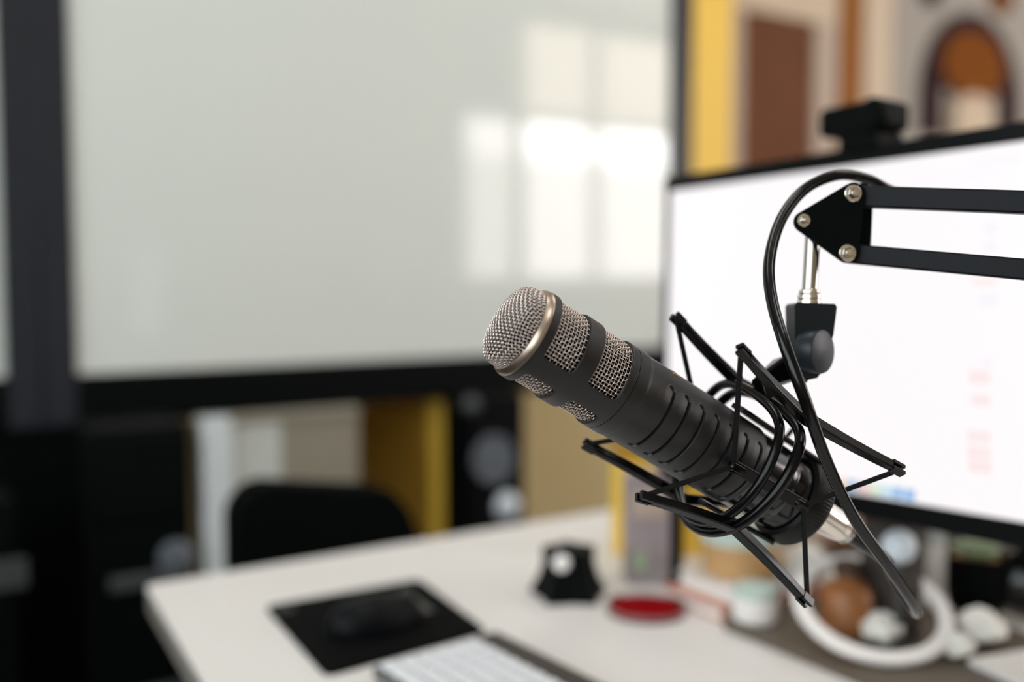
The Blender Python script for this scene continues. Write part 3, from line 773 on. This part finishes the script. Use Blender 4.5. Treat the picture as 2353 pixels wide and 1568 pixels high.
obj('front_ring', MB().lathe(MIC, [(23.4*mm, 2.5*mm), (23.5*mm, -2.4*mm), (23.9*mm, -3.0*mm), (24.5*mm, -2.9*mm), (25.6*mm, -1.5*mm), (26.3*mm, .2*mm), (26.4*mm, 1.25*mm), (25*mm, 2.5*mm)], 96, False), 'ring', mic, label='champagne coloured metal ring around the front mesh')
# --- body with slanted grip slots
PR = [(61.2, 26.5), (62, 26.55), (69.0, 26.6), (69.5, 26.4), (70.2, 26.1), (74, 26.0), (120, 25.9), (150, 25.7), (158, 25.5)]
SLOT0, SLOTP, SLOTW, NSL = 80.0, 11.3, 7.6, 7
def rad(s):
    for i in range(len(PR)-1):
        if s <= PR[i+1][0]: break
    (a, ra), (b, rb) = PR[i], PR[i+1]; return ra+(rb-ra)*(s-a)/(b-a)
def sstep(a, b, x):
    t = min(1, max(0, (x-a)/(b-a))); return t*t*(3-2*t)
def slot_depth(s, th):
    d = 0; cr_ = 3.75
    for c, half in ((R_(-9), R_(52)), (R_(-9)+math.pi, R_(52))):
        t = (th-c+math.pi) % (2*math.pi)-math.pi
        if abs(t) > half: continue
        for k in range(NSL):
            x = s-(SLOT0+k*SLOTP)
            if x < 0 or x > SLOTW: continue
            px, py = abs(x-SLOTW/2)-(SLOTW/2-cr_), abs(t)*26-(half*26-cr_)
            di = cr_-math.hypot(max(px, 0), max(py, 0))-min(max(px, py), 0)   # depth inside the rounded outline
            if di <= 0: continue
            f = x/SLOTW
            groove = 1.9*sstep(.0, .35, di)*(1-sstep(1.25, 1.75, di))*sstep(.30, .72, f)
            d = max(d, groove, .75*sstep(.05, 1.0, f)*sstep(0, 1.4, di))
    return d
def body():
    m = MB(); ss = []
    s = 61.2
    while s < 158: ss.append(s); s += .33 if s > 76 else .8
    ss.append(158); N = 400; loops = []
    for s in ss:
        r = rad(s); row = []
        for k in range(N):
            th = 2*math.pi*k/N; q = (r-slot_depth(s, th))*mm
            row.append(MIC.p(q*math.cos(th), q*math.sin(th), s*mm))
        loops.append(row)
    m.quadloop(loops); return m
obj('body', body(), 'powder', mic, fixn=True, smooth=38)
obj('tail_section', MB().lathe(MIC, [(25.4*mm, 157.6*mm), (24.6*mm, 159*mm), (24.4*mm, 176*mm), (24.0*mm, 177*mm), (24.0*mm, 178*mm), (24.4*mm, 179*mm), (24.3*mm, 186*mm), (23.8*mm, 187*mm), (23.8*mm, 188.2*mm), (24.2*mm, 189*mm), (23.6*mm, 202*mm), (20*mm, 206*mm)], 96), 'gloss_black', mic)
# small gold dot
th = R_(77); fr = Fr(MIC.p(26.0*mm*math.cos(th), 26.0*mm*math.sin(th), 89*mm), ma, (mu*math.cos(th)-mv*math.sin(th)), mu*math.sin(th)+mv*math.cos(th))
obj('gold_dot', MB().lathe(fr, [(3.2*mm, -.5*mm), (3.2*mm, .1*mm), (2.6*mm, .25*mm), (0, .25*mm)], 28), 'gold', mic)

# ================================================================== shock mount
du, dv = .0058, .0050
rot = R_(5)
def mt(s, u, v):                                                   # mount frame
    return mp(s, u*math.cos(rot)-v*math.sin(rot)+du, u*math.sin(rot)+v*math.cos(rot)+dv)
sm = thing('shock_mount', 'black elastic shock mount cradling the microphone', 'shock mount', mt(.15, 0, 0))
def depth(p): return (p-CAM).dot(cf)
def snap(px, py, q): return P(px, py, depth(q))
w1, w2 = .047, .0465
TF = {(1, -1): snap(1553, 730, mt(.088, w1, -.0425)), (1, 1): snap(1703, 805, mt(.088, w1, .0425)), (-1, -1): snap(1347, 1022, mt(.088, -w1, -.0425)), (-1, 1): snap(1474, 1142, mt(.088, -w1, .0425))}
TR = {(1, 1): snap(2068, 1080, mt(.218, w2, .042)), (-1, 1): snap(1855, 1384, mt(.218, -w2, .042)), (1, -1): mt(.206, w2-.004, -.040), (-1, -1): mt(.196, -w2+.014, -.038)}
SR = .152
MJ = {k: mt(SR, k[0]*.0355, k[1]*.0355) for k in TF}
MJ[(1, 1)] = snap(1853, 962, MJ[(1, 1)]); MJ[(-1, 1)] = snap(1690, 1214, MJ[(-1, 1)]); MJ[(1, -1)] = snap(1700, 882, MJ[(1, -1)]); MJ[(-1, -1)] = snap(1575, 1150, MJ[(-1, -1)])
mcen = mt(SR, 0, 0)
def arm(tip, mid, nm, wid=.0062):
    outd = (tip-mcen); outd = (outd-ma*outd.dot(ma)).normalized()
    d = (tip-mid); L = d.length; side = d.normalized().cross(outd).normalized()
    pts = []
    for k in range(11):
        f = k/10; bow = math.sin(math.pi*f)*-.0010
        pts.append(mid+d*f+outd*bow)
    m = MB().sweep(pts[:-1]+[tip-d.normalized()*.006], rect(.0052, wid, .0007), up=outd, scale=[1.15-.25*(k/10) for k in range(11)])
    fr = Fr(tip-d.normalized()*.0065, d.normalized(), side, d.normalized().cross(side))
    m.box(fr, 0, .0085, .0010, .0032, -.0024, .0024); m.box(fr, 0, .0085, -.0032, -.0010, -.0024, .0024)
    return obj(nm, m, 'plastic', sm, .0004, smooth=30)
for k in TF:
    arm(TF[k], MJ[k], 'arm'); arm(TR[k], MJ[k], 'arm')
def ring_pts(s, R, n=96, sh=0):
    flat = lambda u: u if u < .020 else .020+.019*(1-math.exp(-(u-.020)/.019))
    return [mt(s+sh*(1+math.sin(t))/2, flat(R*math.sin(t)), R*math.cos(t)) for t in (2*math.pi*k/n for k in range(n))]
obj('hoop', MB().tube(ring_pts(SR+.001, .0505), .0031, 12, closed=True), 'plastic', sm)
obj('hoop', MB().tube(ring_pts(SR-.004, .0470, sh=-.010), .0028, 12, closed=True), 'plastic', sm)
for t_ in (-45, 225):
    q = R_(t_); obj('hoop_bridge', MB().tube([mt(SR-.005, .0470*math.sin(q), .0470*math.cos(q)), mt(SR+.001, .0505*math.sin(q), .0505*math.cos(q))], .0035, 10), 'plastic', sm)
# cradle
CF = snap(1686, 1072, mt(.143, -.003, .029)); CB = snap(1846, 1162, mt(.197, -.003, .028))
FF = mt(.143, 0, -.036); FB = mt(.197, 0, -.035)
def cradle_bar(p, q, outd, wd, th_, nm='cradle_bar', caps=True):
    side = (q-p).normalized().cross(outd)
    m = MB().sweep([p, p+(q-p)*.5, q], rect(th_, wd, .0008), up=outd)
    if caps:
        for e_, s_ in ((p, 1), (q, -1)):
            d = (q-p).normalized()*s_
            m.sweep([e_-d*.003, e_-d*.002, e_+d*.006, e_+d*.008], circ(.0031, 10), up=outd, scale=[.6, 1, 1, .5])
    return obj(nm, m, 'plastic', sm, .0004)
cradle_bar(CF, CB, mv, .0075, .0034); cradle_bar(FF, FB, -mv, .0075, .0034)
cradle_bar(mp(.137, .0285, .004), mp(.205, .0275, .004), mu, .013, .0032, caps=False)
cradle_bar(mp(.150, -.0300, .004), mp(.206, -.0290, .004), -mu, .009, .0032, caps=False)
# knurled clamp ring at the tail
loops = []
for s_, r_ in ((.199, .0245), (.200, .0275), (.203, .0283), (.212, .0283), (.214, .0275), (.2145, .014), (.208, .013)):
    kn = .0004 if r_ > .028 else 0
    loops.append([MIC.p((r_+kn*(k % 2))*math.cos(2*math.pi*k/160), (r_+kn*(k % 2))*math.sin(2*math.pi*k/160), s_) for k in range(160)])
m = MB(); m.quadloop(loops); obj('knurled_ring', m, 'mic_black', sm, smooth=25)
# elastics
def cord(a, b):
    d = (b-a).normalized()
    return obj('elastic_cord', MB().tube([a, a+(b-a)*.33, a+(b-a)*.66, b], .00155, 8), 'cord', sm)
for u_ in (1, -1):
    cord(TF[(u_, 1)], CF+(TF[(u_, 1)]-CF).normalized()*.001); cord(TR[(u_, 1)], CB); cord(TF[(u_, -1)], FF); cord(TR[(u_, -1)], FB)
# swivel: lug on hoop, pivot, clamp block, knob
dS = .605
top = mt(SR-.002, .0385, .0)
L0 = P(1842, 838, dS); L1 = P(1798, 852, dS); L2 = P(1752, 884, depth(top))
obj('swivel_lug', MB().sweep([L0, L1, L2, top], rect(.012, .016, .002), up=cf, scale=[1, 1, .75, .7]), 'plastic', sm, .0006)
m = MB()
frb = Fr(P(1848, 848, dS), cr, cu, -cf)
k_ = dS/FPX
star = []
for k in range(14):
    rr_ = (34 if k % 2 == 0 else 27)*k_; star.append((rr_*math.cos(2*math.pi*k/14), rr_*math.sin(2*math.pi*k/14)*.8))
obj('toothed_pivot', MB().prism(Fr(P(1826, 852, dS), (cr*.80-cu*.35-cf*.3), (cr*.35+cu*.9), (cr*.3+cf*.1-cf)), star, -.006, .006), 'plastic', sm, .0006)
# clamp block: tapered
def px2(pts, d): return [((x-1863)*d/FPX, -(y-780)*d/FPX) for x, y in pts]
frb = Fr(P(1863, 780, dS), cr, cu, -cf)
bl = px2([(1815, 703), (1821, 697), (1906, 700), (1911, 707), (1903, 770), (1893, 800), (1880, 850), (1866, 868), (1846, 872), (1826, 862), (1817, 830)], dS)
obj('clamp_block', MB().prism(frb, list(reversed(bl)), -.010, .010), 'clamp', sm, .003)
nax = (cr*.66-cf*.75).normalized(); kc_ = P(1892, 808, dS-.016); xx = nax.cross(cu).normalized()
obj('clamp_knob', MB().lathe(Fr(kc_, xx, nax.cross(xx), nax), [(.008, -.015), (.0125, -.012), (.0132, -.009), (.0134, -.002), (.0128, -.0004), (.0118, 0), (0, .0003)], 48), 'knob', sm, smooth=30)

# ================================================================== boom arm
dBm = .60
ba = thing('boom_arm', 'black microphone boom arm with two parallel bars reaching in from the right', 'boom arm', P(1900, 510, dBm))
frp = Fr(P(1900, 510, dBm), cr, cu, -cf)
def pl2(cs, d): return hull2([((x-1900)*d/FPX, -(y-510)*d/FPX, r*d/FPX) for x, y, r in cs])
obj('bracket_plate', MB().prism(frp, pl2([(1960, 446, 26), (1947, 580, 25), (1848, 510, 24)], dBm), -.0013, .0013), 'black', ba, .0004)
d2_ = dBm+.020
frp2 = Fr(P(1900, 510, d2_), cr, cu, -cf)
obj('bracket_plate', MB().prism(frp2, pl2([(1979, 448, 26), (1974, 580, 25), (1868, 508, 24)], d2_), -.0013, .0013), 'black', ba, .0004)
def bolt(px, py, r, nut):
    c = P(px, py, dBm-.0013); fr = Fr(c, cr, cu, -cf); k = dBm/FPX
    wsh = obj('bolt', MB().lathe(fr, [(r*k, 0), (r*k, .0008), (r*.92*k, .0012), (r*.5*k, .0013)], 36), 'nickel', ba)
    hexr = nut*k
    m = MB(); lp = [[fr.p(q*hexr*math.cos(math.pi*j/3+.3), q*hexr*math.sin(math.pi*j/3+.3), z) for j in range(6)] for q, z in ((1, .001), (1, .0032), (.85, .0040))]
    m.quadloop(lp); m.cap(lp[-1]); obj('bolt_head', m, 'chrome', wsh, .0002)
    obj('bolt_tip', MB().lathe(fr, [(hexr*.62, .004), (hexr*.6, .0052), (0, .0055)], 20), 'nickel', wsh)
bolt(1960, 445, 19.5, 13); bolt(1947, 582, 19.5, 13); bolt(1846, 507, 15.5, 9)
def bar(p0, p1, h, nm):
    return obj(nm, MB().sweep([p0, (p0+p1)/2, p1], rect(h, .010, .0008), up=(cu-(p1-p0).normalized()*cu.dot((p1-p0).normalized()))), 'arm_metal', ba, .0003)
EL = P(3200, 512, .50); EL2 = P(3200, 760, .50)
def line(p, q, f): return p+(q-p)*f
dU = dBm+.010
u0, u1 = P(1958, 452, dU), P(2353, 466, .56)
l0, l1 = P(1948, 583, dU), P(2353, 620, .56)
kU = 2.3
uE, lE = line(u0, u1, kU), line(l0, l1, kU)
bar(u0, uE, .0128, 'upper_bar'); bar(l0, lE, .0118, 'lower_bar')
# elbow, lower arm and desk clamp (out of view to the right)
elb = (uE+lE)/2
obj('elbow_plate', MB().prism(Fr(elb, cr, cu, -cf), hull2([((uE-elb).dot(cr), (uE-elb).dot(cu), .016), ((lE-elb).dot(cr), (lE-elb).dot(cu), .016), (.05, -.02, .016)]), .008, .0106), 'black', ba)
base = V((elb.x+.17, elb.y+.05, DZ))
bar(elb+cr*.05-cu*.02, base+V((0, 0, .06)), .0128, 'lower_arm')
obj('desk_clamp', MB().lathe(Fr(base, (1, 0, 0), (0, 1, 0), (0, 0, 1)), [(.03, 0), (.03, .012), (.018, .02), (.014, .07), (.010, .072)], 32), 'black', ba)
# chrome rod and collar
r0, r1 = P(1868, 520, dBm+.010), P(1861, 668, dBm+.006)
upv = (r0-P(1858, 700, dBm+.005)).normalized(); frr = Fr(P(1859, 698, dBm+.005), cr, cf, upv)
hh = (r0-frr.o).length
obj('rod', MB().lathe(frr, [(.0046, .006), (.0046, hh)], 32), 'chrome', ba)
obj('collar', MB().lathe(frr, [(.0068, -.002), (.0072, 0), (.0072, .002), (.0064, .0026), (.0070, .0034), (.0070, .0050), (.0060, .0056), (.0064, .0064), (.0062, .0082), (.0050, .0090)], 36), 'nickel', ba)
obj('hinge_tab', MB().prism(Fr(P(1868, 518, dBm+.010), cr, cu, -cf), hull2([(-.004, .003, .006), (.002, -.004, .005)]), -.004, .004), 'black', ba, .0005)

# ================================================================== cable with plug
cb = thing('microphone_cable', 'black microphone cable looping from the boom arm down to the microphone plug', 'cable', mp(.22, 0, 0))
CP = MIC
obj('plug_sleeve', MB().lathe(CP, [(9.6*mm, 206*mm), (10.6*mm, 212*mm), (10.8*mm, 216*mm), (10.6*mm, 230*mm), (9.8*mm, 243*mm), (8.9*mm, 250*mm), (8.2*mm, 251*mm), (8.0*mm, 252*mm)], 40), 'nickel', cb, label='silver plug sleeve')
obj('plug_ring', MB().lathe(CP, [(8.0*mm, 251.5*mm), (8.3*mm, 252.5*mm), (8.3*mm, 255*mm), (7.0*mm, 256*mm)], 36), 'chrome', cb)
e0, e1 = MIC.p(0, 0, .254), MIC.p(0, 0, .285)
obj('strain_boot', MB().sweep(spline([e0, MIC.p(0, 0, .268), MIC.p(0, -.001, .285), MIC.p(0, -.003, .298)], 4), circ(1, 16), scale=[.0066-.0028*(k/12) for k in range(13)]), 'cable', cb)
pts = [MIC.p(0, 0, .272), MIC.p(0, -.0015, .29), P(2058, 1340, .652), P(2094, 1393, .648), P(2107, 1411, .634), P(2098, 1386, .612), P(2040, 1300, .585), P(1962, 1190, .560), P(1897, 1055, .542), P(1850, 920, .530), P(1806, 800, .535), P(1774, 690, .552), P(1768, 600, .572),
       P(1795, 505, .592), P(1850, 435, .606), P(1925, 403, .618), P(1992, 412, .628), P(2050, 440, .632), P(2130, 462, .628), P(2353, 476, .590), line(u0, u1, 1.6)+cf*.022]
obj('cable', MB().tube(spline(pts, 10), .0034, 14), 'cable', cb)
